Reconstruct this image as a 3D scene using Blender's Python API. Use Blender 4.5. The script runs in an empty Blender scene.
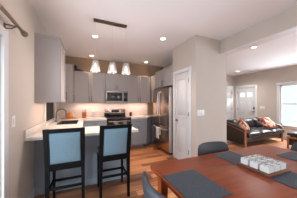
import bpy, bmesh, math, random
from mathutils import Vector, Matrix
random.seed(7)
PI = math.pi
sc = bpy.context.scene
COL = sc.collection

# ------------------------------------------------------------------ camera
H = 2.69                      # ceiling height
cam_d = bpy.data.cameras.new('camera')
cam = bpy.data.objects.new('camera', cam_d); COL.objects.link(cam)
cam.location = (0, 0, 1.34)
cam.rotation_euler = (PI/2, 0, -math.radians(23.175))
cam_d.sensor_width = 36.0
cam_d.lens = 146/297*36
cam_d.shift_y = 4/297
cam_d.clip_start = 0.02
sc.camera = cam

# ------------------------------------------------------------------ view
sc.view_settings.view_transform = 'Standard'
sc.view_settings.look = 'None'
sc.view_settings.gamma = 1
sc.view_settings.use_curve_mapping = False
sc.view_settings.exposure = 0.37

# ------------------------------------------------------------------ world: bright overcast sky
world = bpy.data.worlds.new('world'); sc.world = world
world.use_nodes = True
bg = world.node_tree.nodes['Background']
bg.inputs['Color'].default_value = (0.80, 0.91, 1.0, 1)
bg.inputs['Strength'].default_value = 1.0

def portal(name, loc, rot, sx, sy):
    l = bpy.data.lights.new(name, 'AREA'); l.shape = 'RECTANGLE'; l.size = sx; l.size_y = sy
    l.cycles.is_portal = True
    o = bpy.data.objects.new(name, l); COL.objects.link(o); o.location = loc; o.rotation_euler = rot
def area(name, loc, rot, sx, sy, power, color, spread=PI):
    l = bpy.data.lights.new(name, 'AREA'); l.shape = 'RECTANGLE'; l.size = sx; l.size_y = sy
    l.energy = power; l.color = color; l.spread = spread
    o = bpy.data.objects.new(name, l); COL.objects.link(o); o.location = loc; o.rotation_euler = rot
    return o
# daylight through the openings (area light emits along local -Z)
FACE_PX = (0, -PI/2, 0)       # shines towards +X
FACE_NX = (0, PI/2, 0)        # shines towards -X
FACE_PY = (PI/2, 0, 0)        # shines towards +Y
portal('portal_patio', (-0.78, 0.65, 1.0), FACE_PX, 1.9, 2.1)
portal('portal_lounge', (6.97, 2.2, 1.25), FACE_NX, 1.5, 1.8)
portal('portal_front', (1.3, -2.6, 1.7), FACE_PY, 1.6, 1.0)
portal('portal_lounge_side', (6.97, -0.8, 1.25), FACE_NX, 1.7, 2.2)
portal('portal_front_lounge', (4.8, -2.6, 1.35), FACE_PY, 3.1, 1.9)

YF_ = -2.5
WARM = (1.0, 0.68, 0.55)
DAY = (0.80, 0.91, 1.0)
# added area lamps: fill at the unseen windows, daylight for patio and lounge window
area('fill_front', (1.35, YF_-.16, 1.7), FACE_PY, 1.3, 1.0, 22, (1.0, .98, .97))
area('fill_lounge_front', (4.8, YF_-.16, 1.35), FACE_PY, 3.0, 1.8, 54, DAY)
area('fill_lounge_ground', (8.3, 2.31, 0.0), (0, math.radians(160), 0), 2.0, 2.6, 230, DAY)  # added lamp outside, out of view, aimed up to brighten the lounge ceiling
area('fill_lounge_side', (6.99, -0.8, 1.25), FACE_NX, 1.8, 2.0, 88, DAY)
area('daylight_lounge_window', (8.0, 2.31, 3.3), (0, math.radians(48), 0), 1.8, 2.4, 950, DAY)
area('daylight_patio', (-0.83, 0.65, 1.0), FACE_PX, 1.8, 2.0, 55, (0.70, 0.86, 1.0))
# ------------------------------------------------------------------ materials
def mat(name, col, rough=0.5, metal=0.0, spec=0.5, noise=0, nscale=8, bump=0, bscale=200, stretch=(1,1,1), coat=0, col2=None):
    m = bpy.data.materials.new(name); m.use_nodes = True
    nt = m.node_tree; b = nt.nodes['Principled BSDF']
    b.inputs['Base Color'].default_value = (*col, 1)
    b.inputs['Roughness'].default_value = rough
    b.inputs['Metallic'].default_value = metal
    b.inputs['Specular IOR Level'].default_value = spec
    b.inputs['Coat Weight'].default_value = coat
    tc = nt.nodes.new('ShaderNodeTexCoord'); mp = nt.nodes.new('ShaderNodeMapping')
    mp.inputs['Scale'].default_value = stretch
    nt.links.new(tc.outputs['Object'], mp.inputs['Vector'])
    if noise or col2:
        n = nt.nodes.new('ShaderNodeTexNoise'); n.inputs['Scale'].default_value = nscale; n.inputs['Detail'].default_value = 5
        nt.links.new(mp.outputs['Vector'], n.inputs['Vector'])
        r = nt.nodes.new('ShaderNodeValToRGB')
        c2 = col2 or tuple(min(1, c*(1+noise)) for c in col)
        c1 = col if col2 else tuple(c*(1-noise) for c in col)
        r.color_ramp.elements[0].color = (*c1, 1); r.color_ramp.elements[1].color = (*c2, 1)
        r.color_ramp.elements[0].position = 0.35; r.color_ramp.elements[1].position = 0.65
        nt.links.new(n.outputs['Fac'], r.inputs['Fac']); nt.links.new(r.outputs['Color'], b.inputs['Base Color'])
    if bump:
        n2 = nt.nodes.new('ShaderNodeTexNoise'); n2.inputs['Scale'].default_value = bscale
        nt.links.new(mp.outputs['Vector'], n2.inputs['Vector'])
        bp = nt.nodes.new('ShaderNodeBump'); bp.inputs['Strength'].default_value = bump; bp.inputs['Distance'].default_value = 0.004
        nt.links.new(n2.outputs['Fac'], bp.inputs['Height']); nt.links.new(bp.outputs['Normal'], b.inputs['Normal'])
    return m
def emit(name, col, s):
    m = bpy.data.materials.new(name); m.use_nodes = True
    nt = m.node_tree; nt.nodes.remove(nt.nodes['Principled BSDF'])
    e = nt.nodes.new('ShaderNodeEmission'); e.inputs['Color'].default_value = (*col, 1); e.inputs['Strength'].default_value = s
    nt.links.new(e.outputs[0], nt.nodes['Material Output'].inputs['Surface'])
    return m
def seeded(name):
    m = bpy.data.materials.new(name); m.use_nodes = True
    nt = m.node_tree; nt.nodes.remove(nt.nodes['Principled BSDF']); L = nt.links.new
    t = nt.nodes.new('ShaderNodeBsdfTransparent'); t.inputs['Color'].default_value = (.9,.88,.87,1)
    g = nt.nodes.new('ShaderNodeBsdfGlossy'); g.inputs['Roughness'].default_value = .12
    d = nt.nodes.new('ShaderNodeBsdfTranslucent'); d.inputs['Color'].default_value = (.8,.78,.76,1)
    a = nt.nodes.new('ShaderNodeMixShader'); a.inputs['Fac'].default_value = .16; L(g.outputs[0], a.inputs[1]); L(d.outputs[0], a.inputs[2])
    tc = nt.nodes.new('ShaderNodeTexCoord'); n = nt.nodes.new('ShaderNodeTexNoise'); n.inputs['Scale'].default_value = 45
    L(tc.outputs['Object'], n.inputs['Vector'])
    k = nt.nodes.new('ShaderNodeMath'); k.operation = 'MULTIPLY_ADD'; k.inputs[1].default_value = .7; k.inputs[2].default_value = -.03; k.use_clamp = True; L(n.outputs['Fac'], k.inputs[0])
    x = nt.nodes.new('ShaderNodeMixShader'); L(k.outputs[0], x.inputs['Fac']); L(t.outputs[0], x.inputs[1]); L(a.outputs[0], x.inputs[2])
    L(x.outputs[0], nt.nodes['Material Output'].inputs['Surface'])
    return m
def glass(name, fac=0.06, tint=(1,1,1), rough=0.02):
    m = bpy.data.materials.new(name); m.use_nodes = True
    nt = m.node_tree; nt.nodes.remove(nt.nodes['Principled BSDF'])
    t = nt.nodes.new('ShaderNodeBsdfTransparent'); t.inputs['Color'].default_value = (*tint, 1)
    g = nt.nodes.new('ShaderNodeBsdfGlossy'); g.inputs['Roughness'].default_value = rough
    mx = nt.nodes.new('ShaderNodeMixShader'); mx.inputs['Fac'].default_value = fac
    nt.links.new(t.outputs[0], mx.inputs[1]); nt.links.new(g.outputs[0], mx.inputs[2])
    nt.links.new(mx.outputs[0], nt.nodes['Material Output'].inputs['Surface'])
    return m

def plank_material(name):
    m = bpy.data.materials.new(name); m.use_nodes = True
    nt = m.node_tree; b = nt.nodes['Principled BSDF']; L = nt.links.new
    tc = nt.nodes.new('ShaderNodeTexCoord')
    br = nt.nodes.new('ShaderNodeTexBrick')
    br.inputs['Color1'].default_value = (0,0,0,1); br.inputs['Color2'].default_value = (1,1,1,1)
    br.inputs['Mortar'].default_value = (0.5,0.5,0.5,1)
    br.inputs['Scale'].default_value = 1; br.inputs['Mortar Size'].default_value = 0.002
    br.inputs['Brick Width'].default_value = 1.1; br.inputs['Row Height'].default_value = 0.125
    br.offset = 0.37
    L(tc.outputs['Object'], br.inputs['Vector'])
    mp = nt.nodes.new('ShaderNodeMapping'); mp.inputs['Scale'].default_value = (1.3, 11, 1)
    L(tc.outputs['Object'], mp.inputs['Vector'])
    # shift grain per plank
    add = nt.nodes.new('ShaderNodeVectorMath'); add.operation = 'MULTIPLY_ADD'
    L(br.outputs['Color'], add.inputs[0]); add.inputs[1].default_value = (7, 13, 3); L(mp.outputs['Vector'], add.inputs[2])
    n = nt.nodes.new('ShaderNodeTexNoise'); n.inputs['Scale'].default_value = 1.6; n.inputs['Detail'].default_value = 6; n.inputs['Distortion'].default_value = 0.8
    L(add.outputs[0], n.inputs['Vector'])
    mx = nt.nodes.new('ShaderNodeMath'); mx.operation = 'MULTIPLY_ADD'; mx.inputs[1].default_value = 0.55
    sep = nt.nodes.new('ShaderNodeSeparateColor'); L(br.outputs['Color'], sep.inputs[0]); L(sep.outputs[0], mx.inputs[0])
    sc2 = nt.nodes.new('ShaderNodeMath'); sc2.operation = 'MULTIPLY'; sc2.inputs[1].default_value = 0.62
    L(n.outputs['Fac'], sc2.inputs[0]); L(sc2.outputs[0], mx.inputs[2])
    r = nt.nodes.new('ShaderNodeValToRGB'); e = r.color_ramp.elements
    e[0].position = 0.22; e[0].color = (0.075, 0.024, 0.011, 1)
    e[1].position = 0.80; e[1].color = (0.60, 0.28, 0.13, 1)
    x = e.new(0.45); x.color = (0.29, 0.105, 0.043, 1)
    x = e.new(0.62); x.color = (0.46, 0.19, 0.082, 1)
    L(mx.outputs[0], r.inputs['Fac'])
    gap = nt.nodes.new('ShaderNodeMixRGB'); gap.inputs['Color2'].default_value = (0.05, 0.02, 0.01, 1)
    L(br.outputs['Fac'], gap.inputs['Fac']); L(r.outputs['Color'], gap.inputs['Color1'])
    L(gap.outputs[0], b.inputs['Base Color'])
    b.inputs['Roughness'].default_value = 0.36
    bp = nt.nodes.new('ShaderNodeBump'); bp.inputs['Strength'].default_value = 0.15; bp.inputs['Distance'].default_value = 0.003
    L(n.outputs['Fac'], bp.inputs['Height']); L(bp.outputs['Normal'], b.inputs['Normal'])
    return m

def tile_material(name):
    m = bpy.data.materials.new(name); m.use_nodes = True
    nt = m.node_tree; b = nt.nodes['Principled BSDF']; L = nt.links.new
    tc = nt.nodes.new('ShaderNodeTexCoord')
    mp = nt.nodes.new('ShaderNodeMapping'); mp.inputs['Rotation'].default_value = (PI/2, 0, 0)
    L(tc.outputs['Object'], mp.inputs['Vector'])
    br = nt.nodes.new('ShaderNodeTexBrick'); br.inputs['Scale'].default_value = 1
    br.inputs['Color1'].default_value = (0.74,0.68,0.64,1); br.inputs['Color2'].default_value = (0.69,0.63,0.59,1)
    br.inputs['Mortar'].default_value = (0.58,0.52,0.48,1); br.inputs['Mortar Size'].default_value = 0.002
    br.inputs['Brick Width'].default_value = 0.15; br.inputs['Row Height'].default_value = 0.075
    L(mp.outputs['Vector'], br.inputs['Vector']); L(br.outputs['Color'], b.inputs['Base Color'])
    b.inputs['Roughness'].default_value = 0.25
    return m

def pillow_material(name):
    m = bpy.data.materials.new(name); m.use_nodes = True
    nt = m.node_tree; b = nt.nodes['Principled BSDF']; L = nt.links.new
    tc = nt.nodes.new('ShaderNodeTexCoord')
    v = nt.nodes.new('ShaderNodeTexNoise'); v.inputs['Scale'].default_value = 5.5; v.inputs['Detail'].default_value = 1; v.inputs['Distortion'].default_value = 1.0
    L(tc.outputs['Object'], v.inputs['Vector'])
    r = nt.nodes.new('ShaderNodeValToRGB'); r.color_ramp.interpolation = 'CONSTANT'; e = r.color_ramp.elements
    e[0].position = 0; e[0].color = (0.20, 0.028, 0.014, 1)
    e[1].position = 0.46; e[1].color = (0.58, 0.44, 0.34, 1)
    for p, c in ((0.53, (0.48,0.15,0.045)), (0.59, (0.66,0.54,0.44)), (0.63, (0.24,0.035,0.016))):
        x = e.new(p); x.color = (*c, 1)
    L(v.outputs['Fac'], r.inputs['Fac']); L(r.outputs['Color'], b.inputs['Base Color'])
    b.inputs['Roughness'].default_value = 0.9
    return m

def wood_material(name, dark, light, rough=0.3, scale=(1.2, 14, 14), coat=0.0):
    m = bpy.data.materials.new(name); m.use_nodes = True
    nt = m.node_tree; b = nt.nodes['Principled BSDF']; L = nt.links.new
    tc = nt.nodes.new('ShaderNodeTexCoord'); mp = nt.nodes.new('ShaderNodeMapping'); mp.inputs['Scale'].default_value = scale
    L(tc.outputs['Object'], mp.inputs['Vector'])
    n = nt.nodes.new('ShaderNodeTexNoise'); n.inputs['Scale'].default_value = 2; n.inputs['Detail'].default_value = 6; n.inputs['Distortion'].default_value = 0.5
    L(mp.outputs['Vector'], n.inputs['Vector'])
    r = nt.nodes.new('ShaderNodeValToRGB'); e = r.color_ramp.elements
    e[0].position = 0.3; e[0].color = (*dark, 1); e[1].position = 0.7; e[1].color = (*light, 1)
    L(n.outputs['Fac'], r.inputs['Fac']); L(r.outputs['Color'], b.inputs['Base Color'])
    b.inputs['Roughness'].default_value = rough; b.inputs['Specular IOR Level'].default_value = 0.22
    return m

def print_material(name):      # white cards with a grey printed pattern on the top face
    m = bpy.data.materials.new(name); m.use_nodes = True
    nt = m.node_tree; b = nt.nodes['Principled BSDF']; L = nt.links.new
    tc = nt.nodes.new('ShaderNodeTexCoord')
    v = nt.nodes.new('ShaderNodeTexNoise'); v.inputs['Scale'].default_value = 38; v.inputs['Detail'].default_value = 1; v.inputs['Distortion'].default_value = 1.5
    L(tc.outputs['Object'], v.inputs['Vector'])
    r = nt.nodes.new('ShaderNodeValToRGB'); e = r.color_ramp.elements
    e[0].position = 0.46; e[0].color = (0.16,0.15,0.15,1); e[1].position = 0.53; e[1].color = (0.74,0.74,0.73,1)
    L(v.outputs['Fac'], r.inputs['Fac']); L(r.outputs['Color'], b.inputs['Base Color'])
    b.inputs['Roughness'].default_value = 0.6
    return m

M = dict(
    wall=mat('wall_paint', (0.53,0.465,0.41), 0.85, noise=0.015, nscale=3, bump=0.05, bscale=300),
    ceil=mat('ceiling_paint', (0.79,0.78,0.795), 0.9, bump=0.08, bscale=250),
    trim=mat('white_trim', (0.68,0.68,0.68), 0.4),
    door=mat('white_door', (0.62,0.62,0.62), 0.45),
    floor=plank_material('floor_planks'),
    cab=mat('cabinet_paint', (0.395,0.367,0.362), 0.45),
    cabb=mat('base_cabinet_paint', (0.29,0.34,0.40), 0.45),
    back_tan=mat('tan_wall_paint', (0.33,0.225,0.15), 0.85, bump=0.05, bscale=300),  # darker tan than the other walls, back wall only
    cabin=mat('cabinet_inside', (0.25,0.24,0.23), 0.7),
    counter=mat('quartz', (0.72,0.68,0.63), 0.25, noise=0.04, nscale=40),
    tile=tile_material('splash_tile'),
    steel=mat('stainless', (0.55,0.42,0.35), 0.25, 1.0, bump=0.03, bscale=60, stretch=(1,1,30)),
    chrome=mat('brushed_nickel', (0.27,0.255,0.245), 0.3, 1.0),
    bronze=mat('brushed_bronze', (0.22,0.16,0.12), 0.35, 1.0),
    black=mat('black_gloss', (0.012,0.012,0.013), 0.15),
    blackm=mat('black_matt', (0.02,0.02,0.021), 0.6),
    plasticg=mat('pale_grey_plastic', (0.50,0.50,0.50), 0.45),
    pull=mat('dark_nickel', (0.16,0.15,0.145), 0.35, 1.0),
    bright=mat('polished_steel', (0.85,0.84,0.83), 0.4, 1.0),
    msteel=mat('dark_stainless', (0.24,0.20,0.18), 0.32, 1.0),
    dglass=mat('dark_glass', (0.03,0.032,0.035), 0.08),
    glass=glass('clear_glass'),
    shade=seeded('seeded_glass'),
    bulb=emit('bulb_glow', (1.0,0.84,0.68), 2.6),
    lens=emit('downlight_glow', (1.0,0.84,0.66), 5),
    espresso=mat('espresso_wood', (0.004,0.004,0.0045), 0.5, spec=0.12),
    stoolfab=mat('pale_blue_fabric', (0.125,0.185,0.222), 0.9, noise=0.05, nscale=60, bump=0.1, bscale=400),
    chairfab=mat('charcoal_fabric', (0.024,0.024,0.029), 0.5, noise=0.08, nscale=50, bump=0.15, bscale=400),
    cherry=wood_material('cherry_wood', (0.20,0.036,0.009), (0.31,0.064,0.017), 0.36, (1.0,12,12)),
    mat_=mat('slate_woven', (0.058,0.068,0.082), 0.85, noise=0.25, nscale=90, bump=0.3, bscale=350),
    tray=wood_material('tray_wood', (0.15,0.050,0.028), (0.21,0.078,0.042), 0.45),
    card=mat('white_card', (0.74,0.74,0.73), 0.6),
    cardtop=print_material('printed_card'),
    leather=mat('dark_leather', (0.026,0.018,0.017), 0.36, bump=0.06, bscale=60),
    teak=wood_material('teak', (0.25,0.095,0.038), (0.35,0.15,0.06), 0.4),
    pillow=pillow_material('patterned_fabric'),
    orange=mat('orange_glaze', (0.80,0.30,0.05), 0.3),
    board=wood_material('board_wood', (0.45,0.20,0.09), (0.58,0.28,0.13), 0.5),
    block=wood_material('block_wood', (0.48,0.15,0.04), (0.60,0.22,0.07), 0.45),
    white=mat('white_ceramic', (0.80,0.77,0.72), 0.3),
    red=mat('red_jar', (0.22,0.02,0.015), 0.25),
    towelw=mat('white_towel', (0.75,0.74,0.73), 0.95, bump=0.2, bscale=150),
    toweld=mat('plum_towel', (0.10,0.075,0.085), 0.95, bump=0.2, bscale=150),
    blind=mat('dark_blind', (0.010,0.010,0.011), 0.7),
    plastic=mat('white_plastic', (0.78,0.76,0.73), 0.4),
    out=mat('outside_ground', (0.45,0.45,0.42), 0.9),
)

# ------------------------------------------------------------------ mesh builder
class MB:
    def __init__(s): s.bm = bmesh.new(); s.T = Matrix.Identity(4); s.mi = 0
    def _add(s, t, T=None):
        X = s.T @ (T or Matrix.Identity(4))
        vm = {}
        for v in t.verts: vm[v] = s.bm.verts.new(X @ v.co)
        flip = X.to_3x3().determinant() < 0
        for f in t.faces:
            vs = [vm[v] for v in f.verts]
            if flip: vs.reverse()
            try: nf = s.bm.faces.new(vs); nf.material_index = s.mi
            except ValueError: pass
        t.free(); return s
    def box(s, x0, x1, y0, y1, z0, z1, bev=0.0, seg=2, T=None):
        t = bmesh.new(); bmesh.ops.create_cube(t, size=1)
        for v in t.verts:
            v.co = Vector((x0 + (x1-x0)*(v.co.x+.5), y0 + (y1-y0)*(v.co.y+.5), z0 + (z1-z0)*(v.co.z+.5)))
        if bev: bmesh.ops.bevel(t, geom=t.edges[:], offset=bev, segments=seg, affect='EDGES', profile=0.5)
        return s._add(t, T)
    def prism(s, pts, a0, a1, axis='z', bev=0.0):
        t = bmesh.new(); f = {'z': lambda p, a: (p[0], p[1], a), 'y': lambda p, a: (p[0], a, p[1]), 'x': lambda p, a: (a, p[0], p[1])}[axis]
        A = [t.verts.new(f(p, a0)) for p in pts]; B = [t.verts.new(f(p, a1)) for p in pts]; n = len(pts)
        t.faces.new(A[::-1]); t.faces.new(B)
        for i in range(n): t.faces.new((A[i], A[(i+1) % n], B[(i+1) % n], B[i]))
        bmesh.ops.recalc_face_normals(t, faces=t.faces[:])
        if bev: bmesh.ops.bevel(t, geom=t.edges[:], offset=bev, segments=2, affect='EDGES', profile=0.5)
        return s._add(t)
    def bar(s, p0, p1, w, d, bev=0.0):       # square bar between two points (w along local x, d along local y)
        p0, p1 = Vector(p0), Vector(p1); dz = (p1-p0); L = dz.length; z = dz.normalized()
        x = Vector((1,0,0)) if abs(z.x) < .9 else Vector((0,1,0))
        y = z.cross(x).normalized(); x = y.cross(z).normalized()
        T = Matrix((( x.x,y.x,z.x,p0.x),(x.y,y.y,z.y,p0.y),(x.z,y.z,z.z,p0.z),(0,0,0,1)))
        return s.box(-w/2, w/2, -d/2, d/2, 0, L, bev, T=T)
    def lathe(s, prof, c=(0,0,0), n=24, T=None, cap=True):
        t = bmesh.new(); rings = []
        for r, z in prof:
            if r < 1e-5: rings.append([t.verts.new((c[0], c[1], c[2]+z))])
            else: rings.append([t.verts.new((c[0]+r*math.cos(2*PI*i/n), c[1]+r*math.sin(2*PI*i/n), c[2]+z)) for i in range(n)])
        for a, b in zip(rings, rings[1:]):
            for i in range(n):
                j = (i+1) % n
                q = [a[i % len(a)], a[j % len(a)], b[j % len(b)], b[i % len(b)]]
                u = []
                for v in q:
                    if v not in u: u.append(v)
                if len(u) > 2: t.faces.new(u)
        if cap:
            for R in (rings[0], rings[-1]):
                if len(R) > 2: t.faces.new(R)
        bmesh.ops.recalc_face_normals(t, faces=t.faces[:])
        return s._add(t, T)
    def cyl(s, p0, p1, r, n=16, r1=None):
        p0, p1 = Vector(p0), Vector(p1); d = p1-p0
        T = Matrix.Translation(p0) @ d.to_track_quat('Z', 'Y').to_matrix().to_4x4()
        return s.lathe([(r, 0), (r if r1 is None else r1, d.length)], n=n, T=T)
    def tube(s, pts, r, n=10):
        t = bmesh.new(); pts = [Vector(p) for p in pts]; rings = []
        for i, p in enumerate(pts):
            d = (pts[min(i+1, len(pts)-1)] - pts[max(i-1, 0)]).normalized()
            q = d.to_track_quat('Z', 'Y')
            rr = r[i] if isinstance(r, (list, tuple)) else r
            rings.append([t.verts.new(p + q @ Vector((rr*math.cos(2*PI*k/n), rr*math.sin(2*PI*k/n), 0))) for k in range(n)])
        for a, b in zip(rings, rings[1:]):
            best = min(range(n), key=lambda k: (a[0].co-b[k].co).length)
            for k in range(n):
                t.faces.new((a[k], a[(k+1) % n], b[(k+1+best) % n], b[(k+best) % n]))
        t.faces.new(rings[0][::-1]); t.faces.new(rings[-1])
        bmesh.ops.recalc_face_normals(t, faces=t.faces[:])
        return s._add(t)
    def loft(s, rings, cap=True, closed=True):   # list of equal-length vertex rings
        t = bmesh.new(); R = [[t.verts.new(p) for p in r] for r in rings]; n = len(R[0])
        for a, b in zip(R, R[1:]):
            for k in range(n if closed else n-1): t.faces.new((a[k], a[(k+1) % n], b[(k+1) % n], b[k]))
        if cap: t.faces.new(R[0][::-1]); t.faces.new(R[-1])
        bmesh.ops.recalc_face_normals(t, faces=t.faces[:])
        return s._add(t)
    def cushion(s, x0, x1, y0, y1, z0, z1, puff=0.03, T=None, n=8):  # soft box, swollen to its middle
        t = bmesh.new(); bmesh.ops.create_cube(t, size=2)
        bmesh.ops.subdivide_edges(t, edges=t.edges[:], cuts=n, use_grid_fill=True)
        cx, cy, cz = (x0+x1)/2, (y0+y1)/2, (z0+z1)/2; hx, hy, hz = (x1-x0)/2, (y1-y0)/2, (z1-z0)/2
        h = (hx, hy, hz); mn = min(h); k = h.index(mn)
        for v in t.verts:
            p = v.co.copy(); q = Vector((0,0,0))
            ax = [i for i in range(3) if i != k]
            f = (1-abs(p[ax[0]])**3) * (1-abs(p[ax[1]])**3)
            q[ax[0]] = h[ax[0]]*p[ax[0]]; q[ax[1]] = h[ax[1]]*p[ax[1]]
            q[k] = p[k]*(mn*(0.55+0.45*max(0, f)**0.35)) + (1 if p[k] > 0 else -1)*puff*max(0, f)*abs(p[k])
            v.co = q + Vector((cx, cy, cz))
        return s._add(t, T)
    def done(s, name, m, parent=None, smooth=30, loc=None):
        me = bpy.data.meshes.new(name)
        bmesh.ops.recalc_face_normals(s.bm, faces=s.bm.faces[:]) if False else None
        s.bm.to_mesh(me); s.bm.free()
        for x in (m if isinstance(m, (list, tuple)) else [m]): me.materials.append(x)
        if smooth:
            me.shade_smooth(); me.set_sharp_from_angle(angle=math.radians(smooth))
        o = bpy.data.objects.new(name, me); COL.objects.link(o)
        if parent: o.parent = parent
        if loc: o.location = loc
        return o

def tag(o, label=None, cat=None, group=None, kind=None):
    if label: o['label'] = label
    if cat: o['category'] = cat
    if group: o['group'] = group
    if kind: o['kind'] = kind
    return o
def thing(name, label, cat, loc=(0,0,0), rz=0, group=None):
    o = bpy.data.objects.new(name, None); COL.objects.link(o)
    o.location = loc; o.rotation_euler = (0, 0, rz); o.empty_display_size = 0.1
    return tag(o, label, cat, group)
def struct(mb, name, m, parent=None):
    o = mb.done(name, m, parent)
    if not parent: o['kind'] = 'structure'
    return o
def copy_thing(o, parent=None):
    c = o.copy(); COL.objects.link(c)
    if parent: c.parent = parent
    for ch in list(o.children): copy_thing(ch, c)
    return c

def wall_x(name, x0, x1, y0, y1, z0, z1, holes, m):     # wall in a plane of constant X; holes (ya,yb,za,zb)
    ys = sorted({y0, y1, *[h[0] for h in holes], *[h[1] for h in holes]}); zs = sorted({z0, z1, *[h[2] for h in holes], *[h[3] for h in holes]})
    b = MB()
    for ya, yb in zip(ys, ys[1:]):
        for za, zb in zip(zs, zs[1:]):
            if any(h[0] <= ya and yb <= h[1] and h[2] <= za and zb <= h[3] for h in holes): continue
            b.box(x0, x1, ya, yb, za, zb)
    return struct(b, name, m)
def wall_y(name, y0, y1, x0, x1, z0, z1, holes, m):
    xs = sorted({x0, x1, *[h[0] for h in holes], *[h[1] for h in holes]}); zs = sorted({z0, z1, *[h[2] for h in holes], *[h[3] for h in holes]})
    b = MB()
    for xa, xb in zip(xs, xs[1:]):
        for za, zb in zip(zs, zs[1:]):
            if any(h[0] <= xa and xb <= h[1] and h[2] <= za and zb <= h[3] for h in holes): continue
            b.box(xa, xb, y0, y1, za, zb)
    return struct(b, name, m)

# frames for things mounted on a face: local x = along, y = outward, z = up
def F_ny(y): return Matrix(((1,0,0,0),(0,-1,0,y),(0,0,1,0),(0,0,0,1)))          # faces -Y, along = X
def F_nx(x): return Matrix(((0,-1,0,x),(1,0,0,0),(0,0,1,0),(0,0,0,1)))          # faces -X, along = Y
def F_px(x): return Matrix(((0,1,0,x),(1,0,0,0),(0,0,1,0),(0,0,0,1)))           # faces +X, along = Y

# ------------------------------------------------------------------ SETTING
XL, XR, YB, YL, YF = -0.69, 6.86, 4.78, 5.05, -2.5
PX, PYF, KX, KO = 2.0, 2.29, 2.67, 2.86      # pantry side face, pantry front, kitchen right wall, living side
struct(MB().box(XL-.1, XR+.1, YF-.1, YL+.15, -0.06, 0), 'floor', M['floor'])
struct(MB().box(XL-.1, XR+.1, YF-.1, YL+.15, H, H+0.08), 'ceiling', M['ceil'])
wall_x('wall_left', XL-.12, XL, YF-.1, YL+.15, 0, H, [(-0.30, 1.70, 0.0, 1.93), (3.22, 4.10, 0.985, 1.96)], M['wall'])
wall_y('wall_back', YB, YB+.12, XL, KX, 0, H, [], M['back_tan'])
wall_x('wall_partition', KX, KO, PYF, YL+.15, 0, H, [], M['wall'])
# pantry box: side wall with a door opening, front wall
wall_x('wall_pantry_side', PX, PX+.09, PYF, 3.13, 0, H, [(2.49, 3.02, 0, 2.03)], M['wall'])
wall_y('wall_pantry_front', PYF, PYF+.1, PX+.09, KX, 0, H, [], M['wall'])
wall_y('wall_pantry_back', 3.05, 3.13, PX+.09, KX, 0, H, [], M['wall'])
wall_y('wall_lounge_back', YL, YL+.12, KO, XR, 0, H, [(5.85, 6.68, 0, 2.05)], M['wall'])
wall_x('wall_right', XR, XR+.12, YF-.1, YL+.15, 0, H, [(4.06, 4.87, 0, 2.05), (1.45, 3.17, 0.52, 2.02), (-1.8, 0.2, 0.3, 2.2)], M['wall'])
wall_y('wall_front', YF-.12, YF, XL, XR, 0, H, [(0.7, 2.0, 1.2, 2.2), (3.3, 6.3, 0.4, 2.2)], M['wall'])
struct(MB().box(KX, KO, YF, PYF, 2.40, H), 'wall_header', M['wall'])
struct(MB().box(KX-.004, KO+.004, YF, PYF, 2.388, 2.40), 'trim_5', M['trim'])
# tile splash on back wall
struct(MB().box(XL+.001, 2.0, YB-.012, YB-.0005, 0.916, 1.35), 'trim_splash', M['tile'])

# baseboards
def bb_x(name, x, side, y0, y1):
    return struct(MB().box(min(x, x+side*.014), max(x, x+side*.014), y0, y1, 0.001, 0.13, 0.003), name, M['trim'])
def bb_y(name, y, side, x0, x1):
    return struct(MB().box(x0, x1, min(y, y+side*.014), max(y, y+side*.014), 0.001, 0.13, 0.003), name, M['trim'])
bb_x('baseboard_left', XL, 1, 1.80, 2.575)
bb_y('baseboard_pantry', PYF, -1, PX, KO)
bb_x('baseboard_right', XR, -1, YF, 3.94)
bb_y('baseboard_lounge', YL, -1, KO, 5.74)

# patio door on the left wall
w = struct(MB().box(XL, XL+.02, 1.70, 1.785, 0.001, 2.015, .003).box(XL, XL+.02, -0.385, -0.30, 0.001, 2.015, .003)
           .box(XL, XL+.02, -0.30, 1.70, 1.93, 2.015, .003), 'door_4', M['trim'])
struct(MB().box(XL-.09, XL-.03, 1.63, 1.70, .001, 1.93).box(XL-.09, XL-.03, -.30, -.23, .001, 1.93).box(XL-.09, XL-.03, .66, .74, .001, 1.93)
       .box(XL-.09, XL-.03, -.23, 1.63, 1.86, 1.93).box(XL-.09, XL-.03, -.23, 1.63, .001, .09), 'sash', M['trim'], w)
struct(MB().box(XL-.064, XL-.056, -.23, 1.63, .09, 1.86), 'pane', M['glass'], w)
# window above the sink: dark blind pulled down
w = struct(MB().box(XL, XL+.018, 3.145, 3.215, .965, 2.03, .003).box(XL, XL+.018, 4.105, 4.175, .965, 2.03, .003)
           .box(XL, XL+.018, 3.215, 4.105, 1.965, 2.03, .003).box(XL, XL+.03, 3.145, 4.175, .922, .962, .003), 'window_1', M['trim'])
struct(MB().box(XL-.075, XL-.067, 3.22, 4.10, .985, 1.96), 'pane', M['glass'], w)
struct(MB().box(XL-.03, XL-.022, 3.222, 4.098, 1.0, 1.93).box(XL-.034, XL-.018, 3.222, 4.098, .986, 1.004).cyl((XL-.027, 3.225, 1.94), (XL-.027, 4.095, 1.94), .018), 'blind', M['blind'], w)
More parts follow.
